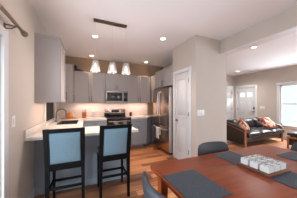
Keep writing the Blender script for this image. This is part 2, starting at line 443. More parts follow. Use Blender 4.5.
# lounge window
w = struct(MB().box(XR-.02, XR, 3.17, 3.27, 0.46, 2.02, .004).box(XR-.02, XR, 1.35, 1.45, 0.46, 2.02, .004)
           .box(XR-.024, XR, 1.33, 3.29, 2.02, 2.12, .004).box(XR-.05, XR, 1.33, 3.29, 0.485, 0.52, .004).box(XR-.02, XR, 1.35, 3.27, 0.40, 0.485, .004), 'window_2', M['trim'])
s_ = MB()
for a, b_ in ((1.45, 2.31), (2.31, 3.17)):
    s_.box(XR+.02, XR+.06, a, a+.05, .52, 2.02).box(XR+.02, XR+.06, b_-.05, b_, .52, 2.02).box(XR+.02, XR+.06, a, b_, 1.97, 2.02).box(XR+.02, XR+.06, a, b_, .52, .58).box(XR+.015, XR+.06, a, b_, 1.285, 1.33)
struct(s_, 'sash', M['trim'], w)
struct(MB().box(XR+.036, XR+.042, 1.5, 3.12, .58, 1.97), 'pane', M['glass'], w)
# unseen windows behind and beside the camera, added to let in daylight
w = struct(MB().box(XR-.02, XR, .2, .29, .21, 2.29).box(XR-.02, XR, -1.89, -1.8, .21, 2.29).box(XR-.02, XR, -1.8, .2, 2.2, 2.29).box(XR-.02, XR, -1.8, .2, .21, .3), 'window_5', M['trim'])
struct(MB().box(XR+.02, XR+.06, -1.8, -1.75, .3, 2.2).box(XR+.02, XR+.06, .15, .2, .3, 2.2).box(XR+.02, XR+.06, -.83, -.77, .3, 2.2).box(XR+.02, XR+.06, -1.75, .15, 2.14, 2.2).box(XR+.02, XR+.06, -1.75, .15, .3, .36), 'sash', M['trim'], w)
struct(MB().box(XR+.036, XR+.042, -1.75, .15, .36, 2.14), 'pane', M['glass'], w)
for i, (a, b_, zl) in enumerate(((0.7, 2.0, 1.2), (3.3, 6.3, .4))):
    w = struct(MB().box(a-.09, a, YF, YF+.02, zl-.09, 2.29).box(b_, b_+.09, YF, YF+.02, zl-.09, 2.29).box(a, b_, YF, YF+.02, 2.2, 2.29).box(a, b_, YF, YF+.02, zl-.09, zl), 'window_%d' % (i+3), M['trim'])
    struct(MB().box(a, a+.05, YF-.08, YF-.04, zl, 2.2).box(b_-.05, b_, YF-.08, YF-.04, zl, 2.2).box(a+.05, b_-.05, YF-.08, YF-.04, 2.14, 2.2).box(a+.05, b_-.05, YF-.08, YF-.04, zl, zl+.06).box((a+b_)/2-.03, (a+b_)/2+.03, YF-.08, YF-.04, zl+.06, 2.14), 'sash', M['trim'], w)
    struct(MB().box(a+.05, b_-.05, YF-.063, YF-.057, zl+.06, 2.14), 'pane', M['glass'], w)

def casing(T, a, b, top, wd=0.075, cap=0.0):
    m = MB(); m.T = T
    m.box(a-wd, a, 0, .018, .001, top+wd, .003).box(b, b+wd, 0, .018, .001, top+wd, .003).box(a, b, 0, .018, top, top+wd, .003)
    if cap: m.box(a-wd-.015, b+wd+.015, 0, .03, top+wd, top+wd+cap, .003)
    return m
def panel_door(T, a, b, top, panels, th=.035, rec=.02, holes=()):
    """slab flush -rec behind wall face with raised panels; panels (a,b,z0,z1) in door fractions"""
    m = MB(); m.T = T
    us = sorted({a, b, *[h[0] for h in holes], *[h[1] for h in holes]}); zs = sorted({.008, top, *[h[2] for h in holes], *[h[3] for h in holes]})
    for ua, ub in zip(us, us[1:]):
        for za, zb in zip(zs, zs[1:]):
            if any(h[0] <= ua and ub <= h[1] and h[2] <= za and zb <= h[3] for h in holes): continue
            m.box(ua, ub, -rec-th, -rec, za, zb)
    for (pa, pb, z0, z1) in panels:
        for q in ((pa, pb, z0, z0+.018), (pa, pb, z1-.018, z1), (pa, pa+.018, z0+.018, z1-.018), (pb-.018, pb, z0+.018, z1-.018)):
            m.box(q[0], q[1], -rec, -rec+.012, q[2], q[3], .002)
        m.box(pa+.04, pb-.04, -rec, -rec+.008, z0+.045, z1-.045, .004)
    return m
def lever(T, u, z, d, rec=.02, parent=None, name='handle', m='chrome'):
    b = MB(); b.T = T
    b.cyl((u, -rec, z), (u, -rec+.012, z), .027); b.cyl((u, -rec+.012, z), (u, -rec+.05, z), .011)
    b.tube([(u, -rec+.05, z), (u+d*.05, -rec+.052, z), (u+d*.11, -rec+.048, z-.004)], [.011,.009,.007])
    return struct(b, name, M[m], parent)
# pantry door
T = F_nx(PX)
d1 = struct(panel_door(T, 2.492, 3.018, 2.025, [(2.57, 2.94, .17, .84), (2.57, 2.94, 1.02, 1.90)], rec=.008), 'door_1', M['door'])
struct(casing(T, 2.49, 3.02, 2.03, .07), 'casing', M['trim'], d1)
lever(T, 2.955, 0.93, -1, .008, d1)
for z in (.30, 1.10, 1.82):
    b = MB(); b.T = T; b.box(2.480, 2.505, -.008, .021, z-.045, z+.045, .002); b.cyl((2.492, .021, z-.045), (2.492, .021, z+.045), .006)
    struct(b, 'hinge', M['chrome'], d1)
# front door with two small lights
T = F_nx(XR)
la, lb, lc, ld = (4.20, 4.405, 1.62, 1.83), (4.525, 4.73, 1.62, 1.83), 0, 0
d2 = struct(panel_door(T, 4.062, 4.868, 2.045, [(4.14, 4.43, .15, .62), (4.50, 4.79, .15, .62), (4.14, 4.43, .75, 1.45), (4.50, 4.79, .75, 1.45)], rec=.02, holes=(la, lb)), 'door_2', M['door'])
struct(casing(T, 4.06, 4.87, 2.05, .085, .035), 'casing', M['trim'], d2)
for h in (la, lb):
    b = MB(); b.T = T; b.box(h[0], h[1], -.04, -.034, h[2], h[3]); struct(b, 'pane', M['glass'], d2)
lever(T, 4.13, 0.95, 1, .02, d2, m='blackm')
b = MB(); b.T = T; b.box(4.10, 4.16, -.02, .0, 1.05, 1.16, .006); b.cyl((4.13, 0, 1.10), (4.13, .012, 1.10), .02); struct(b, 'deadbolt', M['blackm'], d2)
for z in (.25, 1.05, 1.85):
    b = MB(); b.T = T; b.box(4.862, 4.875, -.02, .02, z-.05, z+.05, .002); struct(b, 'hinge', M['chrome'], d2)
# closet door on the lounge back wall
T = F_ny(YL)
d3 = struct(panel_door(T, 5.852, 6.678, 2.045, [(5.93, 6.22, .15, .62), (6.31, 6.60, .15, .62), (5.93, 6.22, .75, 1.45), (6.31, 6.60, .75, 1.45), (5.93, 6.22, 1.55, 1.92), (6.31, 6.60, 1.55, 1.92)], rec=.008), 'door_3', M['door'])
struct(casing(T, 5.85, 6.68, 2.05, .085, .035), 'casing', M['trim'], d3)
for z in (.25, 1.05, 1.85):
    b = MB(); b.T = T; b.box(6.672, 6.685, -.01, .021, z-.05, z+.05, .002); struct(b, 'hinge', M['chrome'], d3)

# ------------------------------------------------------------------ CABINETS
def shaker(T, a, b, z0, z1, th=.02, fr=.058):
    m = MB(); m.T = T
    m.box(a, b, 0.001, th*.6, z0, z1)
    for q in ((a, a+fr, z0, z1), (b-fr, b, z0, z1), (a+fr, b-fr, z0, z0+fr), (a+fr, b-fr, z1-fr, z1)):
        m.box(q[0], q[1], th*.6, th, q[2], q[3], .0015)
    return m
def pull(T, u, z, L=.14, horiz=False, th=.02):
    m = MB(); m.T = T
    if horiz:
        m.cyl((u-L/2, th+.03, z), (u+L/2, th+.03, z), .006)
        for k in (-1, 1): m.cyl((u+k*L*.36, th, z), (u+k*L*.36, th+.03, z), .005)
    else:
        m.cyl((u, th+.03, z-L/2), (u, th+.03, z+L/2), .006)
        for k in (-1, 1): m.cyl((u, th, z+k*L*.36), (u, th+.03, z+k*L*.36), .005)
    return m
def cabinet(name, label, body, T, fronts, group=None, crown=None, extra=None):
    cm = M['cab'] if name == 'wall_cabinet' else M['cabb']
    """body (x0,x1,y0,y1,z0,z1); fronts: ('door'|'drawer', a, b, z0, z1, handle_u, handle_z, horiz)"""
    x0, x1, y0, y1, z0, z1 = body
    t = thing(name, label, 'cabinet', ((x0+x1)/2, (y0+y1)/2, z0), 0, group)
    inv = Matrix.Translation((-(x0+x1)/2, -(y0+y1)/2, -z0))
    m = MB(); m.T = inv; m.box(x0, x1, y0, y1, z0, z1, .0015)
    if extra: extra(m)
    m.done('body', cm, t)
    if crown:
        m = MB(); m.T = inv; m.box(*crown, .004); m.done('crown', cm, t)
    for f in fronts:
        kind, a, b, za, zb, hu, hz, hor = f
        d = shaker(inv @ T, a+.002, b-.002, za+.002, zb-.002, fr=.058 if kind == 'door' else .03).done(kind, cm, t)
        if hu is not None:
            pull(inv @ T, hu, hz, .15 if not hor else .13, hor).done('handle', M['pull'], d)
    return t
UZ0, UZ1 = 1.35, 2.22
UF = 4.47
G = 'grey wall cabinets'
# near-left wall cabinet, end panel towards the dining table
cabinet('wall_cabinet', 'tall grey wall cabinet beside the sink window showing its plain end to the dining table', (XL+.002, -.375, 2.597, 3.12, 1.35, 2.32), F_px(-.375),
        [('door', 2.60, 3.12, 1.352, 2.26, 3.07, 1.47, False)], G, (XL+.002, -.350, 2.585, 3.125, 2.321, 2.352))
# far-left wall cabinet in the corner
cabinet('wall_cabinet', 'grey wall cabinet in the back corner under the black figurine, beyond the sink window', (XL+.002, -.33, 4.19, UF-.003, UZ0, 2.30), F_px(-.33),
        [('door', 4.192, UF-.02, UZ0, 2.28, 4.23, 1.47, False)], G, (XL+.002, -.305, 4.18, UF-.003, 2.301, 2.33))
cabinet('wall_cabinet', 'two-door grey wall cabinet above the knife block, between corner and microwave', (XL+.002, .515, UF, YB-.014, UZ0, UZ1), F_ny(UF),
        [('door', -.30, .115, UZ0, UZ1, .085, 1.45, False), ('door', .115, .515, UZ0, UZ1, .145, 1.45, False)], G)
cabinet('wall_cabinet', 'short two-door grey wall cabinet directly above the microwave', (.520, 1.195, UF, YB-.014, 1.705, UZ1), F_ny(UF),
        [('door', .520, .858, 1.707, UZ1, .83, 1.80, False), ('door', .858, 1.195, 1.707, UZ1, .886, 1.80, False)], G)
cabinet('wall_cabinet', 'two-door grey wall cabinet above the red jar, between microwave and fridge', (1.20, 1.99, UF, YB-.014, UZ0, UZ1), F_ny(UF),
        [('door', 1.20, 1.585, UZ0, UZ1, 1.555, 1.45, False), ('door', 1.585, 1.97, UZ0, UZ1, 1.615, 1.45, False)], G)
cabinet('wall_cabinet', 'grey wall cabinet facing left, in the corner just past the fridge', (2.02, KX-.002, 4.135, UF-.003, UZ0, UZ1), F_nx(2.02),
        [('door', 4.137, UF-.03, UZ0, UZ1, 4.40, 1.45, False)], G)
cabinet('wall_cabinet', 'deep two-door grey cabinet above the stainless fridge', (2.02, KX-.002, 3.135, 4.13, 1.80, 2.30), F_nx(2.02),
        [('door', 3.135, 3.63, 1.80, 2.30, 3.59, 1.90, False), ('door', 3.63, 4.13, 1.80, 2.30, 3.67, 1.90, False)], G)
# base cabinets
BZ = .875
BG = 'grey base cabinets'
def toe(x0, x1, y0, y1):
    return lambda m: m.box(x0, x1, y0, y1, .001, .1)
cabinet('peninsula_cabinet', 'long grey peninsula base whose plain back faces the two bar stools', (XL+.002, .70, 2.58, 2.825, .001, BZ), F_px(.70),
        [('end_panel', 2.585, 2.82, .11, .86, None, 0, False)], BG, (XL+.016, .70, 2.566, 2.579, .002, .10))
t = cabinet('base_cabinet', 'grey sink base cabinet under the black sink basin', (XL+.002, -.10, 2.83, 4.08, .10, .69), F_px(-.10),
        [('door', 2.84, 3.46, .11, .86, 3.42, .72, False), ('door', 3.46, 4.075, .11, .86, 3.50, .72, False)], BG, None, toe(XL+.002, -.17, 2.83, 4.08))
m = MB(); m.T = Matrix.Translation((-(XL+.002-.10)/2, -(2.83+4.08)/2, -.10)); m.box(-.12, -.10, 2.83, 4.08, .691, BZ).box(XL+.002, XL+.02, 2.83, 4.08, .691, BZ).box(XL+.02, -.12, 2.83, 3.28, .691, BZ); m.done('rail', M['cabb'], t)
cabinet('base_cabinet', 'grey base cabinet between the sink corner and the range', (XL+.002, .515, 4.085, YB-.014, .10, BZ), F_ny(4.085),
        [('drawer', -.07, .515, .70, .865, .22, .79, True), ('door', -.07, .22, .11, .695, .19, .60, False), ('door', .22, .515, .11, .695, .25, .60, False)], BG, None, toe(XL+.002, .515, 4.16, YB-.014))
cabinet('base_cabinet', 'grey base cabinet, drawer over a door, between the range and the angled corner cabinet', (1.195, 1.62, 4.085, YB-.014, .10, BZ), F_ny(4.085),
        [('drawer', 1.20, 1.62, .70, .865, 1.41, .80, True), ('door', 1.20, 1.62, .11, .695, 1.42, .60, False)], BG, None, toe(1.195, 1.62, 4.16, YB-.014))
# corner base with an angled front
t = thing('corner_cabinet', 'grey corner base cabinet with an angled front beside the fridge', 'cabinet', (2.1, 4.5, .001), 0, BG)
inv = Matrix.Translation((-2.1, -4.5, -.001))
P_ = [(1.624, 4.085), (1.66, 4.085), (1.95, 4.37), (1.95, 4.40), (2.64, 4.40), (2.64, YB-.014), (1.624, YB-.014)]
m = MB(); m.T = inv; m.prism(P_, .10, BZ); m.prism([(1.69, 4.17), (1.95, 4.43), (2.64, 4.43), (2.64, YB-.02), (1.69, YB-.02)], .001, .1); m.done('body', M['cabb'], t)
a45 = math.atan2(.285, .29); L45 = math.hypot(.29, .285)
TA = inv @ Matrix.Translation((1.66, 4.085, 0)) @ Matrix.Rotation(a45, 4, 'Z') @ Matrix(((1,0,0,0),(0,-1,0,0),(0,0,1,0),(0,0,0,1)))
d = shaker(TA, .01, L45-.01, .112, .86).done('door', M['cabb'], t)
pull(TA, L45-.06, .72).done('handle', M['pull'], d)

# countertops -------------------------------------------------
cz0, cz1 = .876, .915
SX0, SX1, SY0, SY1 = -.545, -.165, 3.32, 4.05
t = thing('countertop', 'pale stone countertop running from the peninsula around the sink to the range', 'countertop', (0, 3.0, cz0))
inv = Matrix.Translation((0, -3.0, -cz0))
m = MB(); m.T = inv
m.box(XL+.002, .77, 2.21, 2.85, cz0, cz1, .004)
m.box(XL+.002, SX0, 2.85, SY1, cz0, cz1).box(SX1, -.06, 2.85, SY1, cz0, cz1).box(SX0, SX1, 2.85, SY0, cz0, cz1)
m.box(XL+.002, -.06, SY1, YB-.014, cz0, cz1).box(-.06, .515, 4.05, YB-.014, cz0, cz1)
m.done('slab', M['counter'], t)
for ya, yb in ((2.21, 3.14), (4.18, YB-.02)):
    m = MB(); m.T = inv; m.box(XL+.001, XL+.022, ya, yb, cz1+.001, 1.012, .002); m.done('upstand', M['counter'], t)
t = thing('countertop', 'short pale stone countertop between the range and the fridge', 'countertop', (1.6, 4.4, cz0))
inv = Matrix.Translation((-1.6, -4.4, -cz0))
m = MB(); m.T = inv
m.prism([(1.195, 4.05), (1.675, 4.05), (1.965, 4.335), (1.965, 4.36), (2.64, 4.36), (2.64, YB-.014), (1.195, YB-.014)], cz0, cz1)
m.done('slab', M['counter'], t)
# sink ---------------------------------------------------------
t = thing('sink', 'dark rectangular sink basin set into the countertop', 'sink', (-.355, 3.76, .70))
m = MB(); m.T = Matrix.Translation((.355, -3.76, -.70)); g = .004
x0, x1, y0, y1 = SX0+.002, SX1-.002, SY0+.002, SY1-.002
m.box(x0, x1, y0, y1, .70, .708).box(x0, x0+g, y0, y1, .708, .911).box(x1-g, x1, y0, y1, .708, .911).box(x0+g, x1-g, y0, y0+g, .708, .911).box(x0+g, x1-g, y1-g, y1, .708, .911)
m.done('basin', mat('sink_composite', (.055,.05,.048), .4), t)
m = MB(); m.lathe([(.04, .009), (.04, .012), (.02, .013), (.02, .011), (0, .011)], (0, 0, 0)); m.done('drain', M['chrome'], t)
t = thing('faucet', 'brushed nickel gooseneck kitchen faucet behind the sink', 'faucet', (-.605, 3.80, cz1+.001))
m = MB(); m.lathe([(.030, 0), (.030, .008), (.022, .02), (.018, .06), (.016, .10), (.014, .12)]); m.done('base', M['chrome'], t)
pts = [(0, 0, .12), (0, 0, .20)] + [(.095-.095*math.cos(a*PI/10), 0, .20+.09*math.sin(a*PI/10)) for a in range(1, 10)] + [(.192, 0, .18)]
m = MB(); m.tube(pts, .014, 12); m.cyl((.192, 0, .115), (.192, 0, .185), .017); m.done('spout', M['chrome'], t)
m = MB(); m.cyl((0, 0, .07), (0, -.05, .075), .009); m.tube([(0, -.05, .075), (0, -.075, .12), (0, -.085, .15)], .006); m.done('handle', M['chrome'], t)

# range --------------------------------------------------------
RX0, RX1, RY0 = .520, 1.19, 4.05
t = thing('range', 'stainless and black electric range under the microwave', 'stove', ((RX0+RX1)/2, RY0, .001))
inv = Matrix.Translation((-(RX0+RX1)/2, -RY0, -.001))
def part(name, m, parent, fn, inv=None):
    b = MB()
    if inv is not None: b.T = inv
    fn(b); return b.done(name, M[m], parent)
part('body', 'blackm', t, lambda b: b.box(RX0, RX1, RY0+.03, YB-.016, .08, .905).box(RX0+.02, RX1-.02, RY0+.07, YB-.02, .001, .08), inv)
part('cooktop', 'black', t, lambda b: b.box(RX0-.001, RX1+.001, RY0+.005, YB-.08, .906, .922, .003), inv)
for (bx, by, br_) in ((.69, 4.22, .09), (1.02, 4.22, .075), (.69, 4.52, .07), (1.02, 4.52, .09)):
    part('burner', 'dglass', t, lambda b: b.lathe([(br_, .9222), (br_, .9232), (br_-.006, .9232), (br_-.006, .9225)], (bx, by, 0), 28), inv)
bgp = part('backguard', 'steel', t, lambda b: b.box(RX0, RX1, YB-.078, YB-.016, .923, 1.15, .006), inv)
part('display', 'black', bgp, lambda b: b.box(.74, .98, YB-.082, YB-.0785, 1.045, 1.12, .001), inv)
part('lower_trim', 'black', bgp, lambda b: b.box(RX0, RX1, YB-.09, YB-.0785, .924, 1.02, .003), inv)
for kx in (.57, .63, 1.08, 1.14):
    part('knob', 'black', bgp, lambda b: b.cyl((kx, YB-.079, 1.08), (kx, YB-.105, 1.08), .019), inv)
od = part('oven_door', 'black', t, lambda b: b.box(RX0, RX1, RY0-.005, RY0+.028, .27, .86, .004), inv)
part('door_trim', 'black', t, lambda b: b.box(RX0, RX1, RY0-.008, RY0+.028, .863, .900, .004), inv)
part('window', 'dglass', od, lambda b: b.box(RX0+.1, RX1-.1, RY0-.008, RY0-.0055, .38, .68), inv)
part('handle', 'steel', od, lambda b: b.cyl((RX0+.04, RY0-.055, .835), (RX1-.04, RY0-.055, .835), .016).cyl((RX0+.08, RY0-.055, .835), (RX0+.08, RY0-.005, .835), .009).cyl((RX1-.08, RY0-.055, .835), (RX1-.08, RY0-.005, .835), .009), inv)
dr = part('drawer', 'steel', t, lambda b: b.box(RX0, RX1, RY0-.005, RY0+.028, .085, .262, .004), inv)
# microwave ----------------------------------------------------
MY = 4.40
t = thing('microwave', 'stainless over-the-range microwave with dark door window', 'microwave', ((RX0+RX1)/2, MY, 1.345))
inv = Matrix.Translation((-(RX0+RX1)/2, -MY, -1.345))
part('body', 'blackm', t, lambda b: b.box(RX0+.003, RX1-.0, MY+.025, YB-.014, 1.345, 1.70, .003), inv)
part('control_panel', 'black', t, lambda b: b.box(1.055, RX1-.012, MY, MY+.024, 1.40, 1.655, .003), inv)
part('trim_frame', 'msteel', t, lambda b: b.box(RX0+.003, RX1, MY+.004, MY+.024, 1.66, 1.70).box(RX0+.003, RX1, MY+.004, MY+.024, 1.345, 1.395).box(RX1-.011, RX1, MY+.004, MY+.024, 1.395, 1.66), inv)
od = part('door', 'msteel', t, lambda b: b.box(RX0+.003, 1.05, MY-.002, MY+.024, 1.396, 1.659, .004), inv)
part('window', 'dglass', od, lambda b: b.box(RX0+.045, 1.0, MY-.005, MY-.0025, 1.412, 1.648, .001), inv)
part('handle', 'bright', od, lambda b: b.cyl((1.025, MY-.045, 1.41), (1.025, MY-.045, 1.65), .012).cyl((1.02, MY-.045, 1.45), (1.02, MY-.002, 1.45), .007).cyl((1.02, MY-.045, 1.61), (1.02, MY-.002, 1.61), .007), inv)

# fridge -------------------------------------------------------
FX, FY0, FY1 = 1.92, 3.175, 4.115
FM = (FY0+FY1)/2
t = thing('refrigerator', 'tall stainless French-door refrigerator beside the white pantry door', 'refrigerator', (2.28, FM, .001))
inv = Matrix.Translation((-2.28, -FM, -.001))
part('body', 'blackm', t, lambda b: b.box(FX+.085, 2.64, FY0+.005, FY1-.005, .03, 1.735, .004).box(FX+.12, 2.62, FY0+.03, FY1-.03, .001, .03), inv)
def fdoor(name, a, c, z0, z1):
    return part(name, 'steel', t, lambda b: b.box(FX, FX+.08, a, c, z0, z1, .010, 3), inv)
def vhandle(par, y):
    part('handle', 'bright', par, lambda b: b.tube([(FX-.002, y, .98), (FX-.05, y, 1.02), (FX-.062, y, 1.15), (FX-.064, y, 1.32), (FX-.062, y, 1.50), (FX-.05, y, 1.62), (FX-.002, y, 1.66)], .013), inv)
def hhandle(par, z):
    part('handle', 'bright', par, lambda b: b.tube([(FX-.002, FY0+.10, z), (FX-.058, FY0+.13, z), (FX-.060, FM, z), (FX-.058, FY1-.13, z), (FX-.002, FY1-.10, z)], .012), inv)
d = fdoor('door', FY0, FM-.004, .735, 1.74); vhandle(d, FM-.045)
d = fdoor('door', FM+.004, FY1, .735, 1.74); vhandle(d, FM+.045)
part('edge_trim', 'plasticg', t, lambda b: b.box(FX+.012, FX+.084, FY0-.004, FY0-.0005, .08, 1.735, .001), inv)
d = fdoor('drawer', FY0, FY1, .07, .727); hhandle(d, .645)
part('hinge_cover', 'blackm', t, lambda b: b.box(FX+.03, FX+.17, FY0+.02, FY0+.10, 1.741, 1.765, .004), inv)
part('hinge_cover', 'blackm', t, lambda b: b.box(FX+.03, FX+.17, FY1-.10, FY1-.02, 1.741, 1.765, .004), inv)
# towels over the upper drawer handle
def towel(name, label, m, y0, y1, z0):
    b = MB(); n = 9; x = FX-.060
    prof = [(x+.019, .46), (x+.019, .64), (x+.014, .655), (x, .6605), (x-.014, .655), (x-.019, .64), (x-.019, z0+.1), (x-.018, z0)]
    th = .006
    rings = []
    for i in range(n):
        y = y0 + (y1-y0)*i/(n-1); wv = .004*math.sin(i*1.7)
        out = [(px + (wv if k > 5 else 0), y, pz) for k, (px, pz) in enumerate(prof)]
        # thickness: shell around the handle
        inn = []
        for k, (px, pz) in enumerate(prof):
            s2 = 1 if k < 3 else (-1 if k > 3 else 0)
            inn.append((px + s2*th + (wv if k > 5 else 0), y, pz + (th if k in (2, 3, 4) else 0)))
        rings.append(out + inn[::-1])
    b.loft(rings)
    return tag(b.done(name, m), label, 'towel')
towel('dish_towel', 'white dish towel hanging from the fridge drawer handle', M['towelw'], 3.56, 3.75, .36)
towel('dish_towel', 'dark plum dish towel hanging beside the white towel on the fridge', M['toweld'], 3.79, 3.95, .27)

# ------------------------------------------------------------------ small kitchen things
t = thing('knife_block', 'wooden knife block with steel-handled knives on the back counter', 'knife block', (-.045, 4.55, cz1+.001))
m = MB(); m.prism([(-.06, 0), (.06, 0), (.06, .10), (-.06, .17)], -.055, .055, 'x', .003); m.done('block', M['block'], t)
for i, (kx, ky, kz) in enumerate(((-.035, .03, .118), (0, .03, .118), (.035, .03, .118), (-.035, -.02, .147), (0, -.02, .147), (.035, -.02, .147))):
    m = MB(); m.bar((kx, ky, kz-.015), (kx+.002*i, ky+.03, kz+.075+.01*(i % 3)), .018, .014, .003); m.done('knife_handle', M['chrome'], t)
t = thing('canister', 'white lidded canister between the knife block and the range', 'canister', (.215, 4.60, cz1+.001))
m = MB(); m.lathe([(.052, 0), (.056, .004), (.056, .16), (.054, .165)], n=32); m.done('jar', M['white'], t)
m = MB(); m.lathe([(.058, .166), (.058, .185), (.05, .192), (.015, .194), (.015, .21), (.010, .215), (0, .216)], n=32); m.done('lid', M['white'], t)
t = thing('cutting_board', 'wooden cutting board lying on the counter behind the sink', 'cutting board', (-.42, 4.52, cz1+.001))
m = MB(); m.box(-.17, .17, -.11, .11, 0, .02, .006); m.done('board', M['board'], t)
m = MB(); m.tube([(.172, -.04, .01), (.195, -.03, .01), (.20, 0, .01), (.195, .03, .01), (.172, .04, .01)], .006); m.done('handle', M['board'], t)
t = thing('cookie_jar', 'squat orange jar standing on the cutting board', 'jar', (-.42, 4.52, cz1+.0225))
m = MB(); m.lathe([(.070, 0), (.090, .01), (.098, .05), (.092, .09), (.072, .11)], n=28); m.done('jar', M['orange'], t)
m = MB(); m.lathe([(.074, .111), (.060, .125), (.03, .135), (.012, .138), (.014, .15), (0, .155)], n=28); m.done('lid', M['orange'], t)
t = thing('spice_jar', 'small red jar on the short countertop beside the range', 'jar', (1.345, 4.62, cz1+.001))
m = MB(); m.lathe([(.038, 0), (.044, .008), (.044, .085), (.034, .10)], n=24); m.done('glass', M['red'], t)
m = MB(); m.lathe([(.038, .101), (.038, .125), (.034, .128)], n=24); m.done('lid', M['blackm'], t)
# black figurine lying cat shape on the corner wall cabinet
m = MB()
pr = [(-.21, .055), (-.16, .075), (-.10, .085), (-.03, .10), (.03, .12), (.07, .15), (.09, .18)]
rings = []
for i, (px, hz) in enumerate([(-.13, .012), (-.11, .05), (-.05, .075), (.02, .095), (.07, .105), (.11, .09), (.135, .03)]):
    rings.append([(-px, .045*math.cos(a)*(.6 if i in (0, 6) else 1), max(0, hz*.5+hz*.5*math.sin(a))) for a in [2*PI*k/12 for k in range(12)]])
m.loft(rings)
hd = [(-.095-.035*math.cos(a)*1.0, .0, .15) for a in (0,)]
m.lathe([(0, -.045), (.03, -.035), (.042, -.005), (.04, .02), (.025, .04), (0, .046)], (-.105, 0, .135), 14)
for k in (-1, 1): m.lathe([(.016, 0), (.008, .025), (0, .045)], (-.105, k*.022, .165), 8)
m.tube([(.12, 0, .02), (.16, -.02, .018), (.18, -.04, .016)], [.016, .013, .008])
tag(m.done('figurine', M['blackm'], None, 60, (-.17, 4.60, UZ1+.001)), 'black cat-shaped figurine on top of the corner wall cabinets', 'figurine')

# ------------------------------------------------------------------ ceiling lights
def downlight(x, y, label, power, col=(1.0, .78, .55), cone=84):
    t = thing('recessed_light', label, 'ceiling light', (x, y, H-.012), 0, 'recessed ceiling lights')
    m = MB(); m.lathe([(.052, .006), (.058, 0), (.073, .004), (.075, .0115), (.052, .0115)], n=32, cap=False); m.done('trim_ring', M['trim'], t)
    m = MB(); m.lathe([(.051, .004), (.051, .0105)], n=32); m.done('lens', M['lens'], t)
    l = bpy.data.lights.new('recessed_lamp', 'SPOT'); l.energy = power; l.color = col; l.spot_size = math.radians(cone); l.spot_blend = 1; l.shadow_soft_size = .06
    o = bpy.data.objects.new('recessed_lamp', l); COL.objects.link(o); o.location = (x, y, H-.03)
downlight(.168, 3.13, 'round recessed ceiling light nearest the pendant bar, over the sink aisle', 130, (1,.80,.68))
downlight(.145, 4.46, 'round recessed ceiling light just above the pendant shades, near the back wall', 50, (1,.72,.5))
downlight(1.82, 4.45, 'round recessed ceiling light above the fridge corner of the back wall', 50, (1,.72,.5))
downlight(1.48, 2.69, 'round recessed ceiling light close to the pantry corner, in front of the fridge', 62, (1,.84,.74))
downlight(3.72, 2.235, 'round recessed ceiling light in the lounge, beside the header beam', 100, (1, .97, .96), 160)
downlight(5.90, 4.20, 'small round recessed ceiling light in the lounge, near the front door', 100, (1, .95, .92), 160)
# pendant
t = thing('pendant_light', 'bronze linear pendant bar with three clear glass cone shades over the peninsula', 'pendant light', (.383, 2.505, H))
m = MB(); m.box(-.27, .27, -.035, .035, -.028, -.0005, .003); m.done('canopy', mat('bronze_bar', (.14,.085,.05), .4, .8), t)
for k, dx in enumerate((-.243, .027, .262)):
    m = MB(); m.cyl((dx, 0, -.63), (dx, 0, -.029), .0018, 8); cd = m.done('cord', M['plasticg'], t)
    m = MB(); m.lathe([(.012, -.63), (.022, -.64), (.024, -.70), (.020, -.705)], (dx, 0, 0), 20); m.done('socket', M['chrome'], t)
    m = MB(); m.lathe([(.028, -.660), (.048, -.664), (.058, -.71), (.071, -.79), (.080, -.842), (.076, -.842), (.067, -.79), (.054, -.712), (.045, -.670)], (dx, 0, 0), 32, cap=False); sh = m.done('shade', M['shade'], t)
    m = MB(); m.lathe([(.009, -.706), (.012, -.72), (.020, -.755), (.022, -.77), (.014, -.79), (0, -.795)], (dx, 0, 0), 16); m.done('bulb', M['bulb'], t)
    l = bpy.data.lights.new('pendant_lamp', 'POINT'); l.energy = 6.2; l.color = (1, .86, .80); l.shadow_soft_size = .010
    o = bpy.data.objects.new('pendant_lamp', l); COL.objects.link(o); o.location = (.383+dx, 2.505, H-.90)
# strip lights below the wall cabinets
area('strip_lamp', (.10, 4.60, 1.343), (0, 0, 0), .75, .06, 2.5, WARM)
area('strip_lamp', (1.58, 4.60, 1.343), (0, 0, 0), .72, .06, 2.5, WARM)
area('strip_lamp', (.855, 4.60, 1.340), (0, 0, 0), .4, .06, 1.1, WARM)
area('strip_lamp', (-.52, 2.86, 1.343), (0, 0, 0), .12, .45, 1.5, WARM)

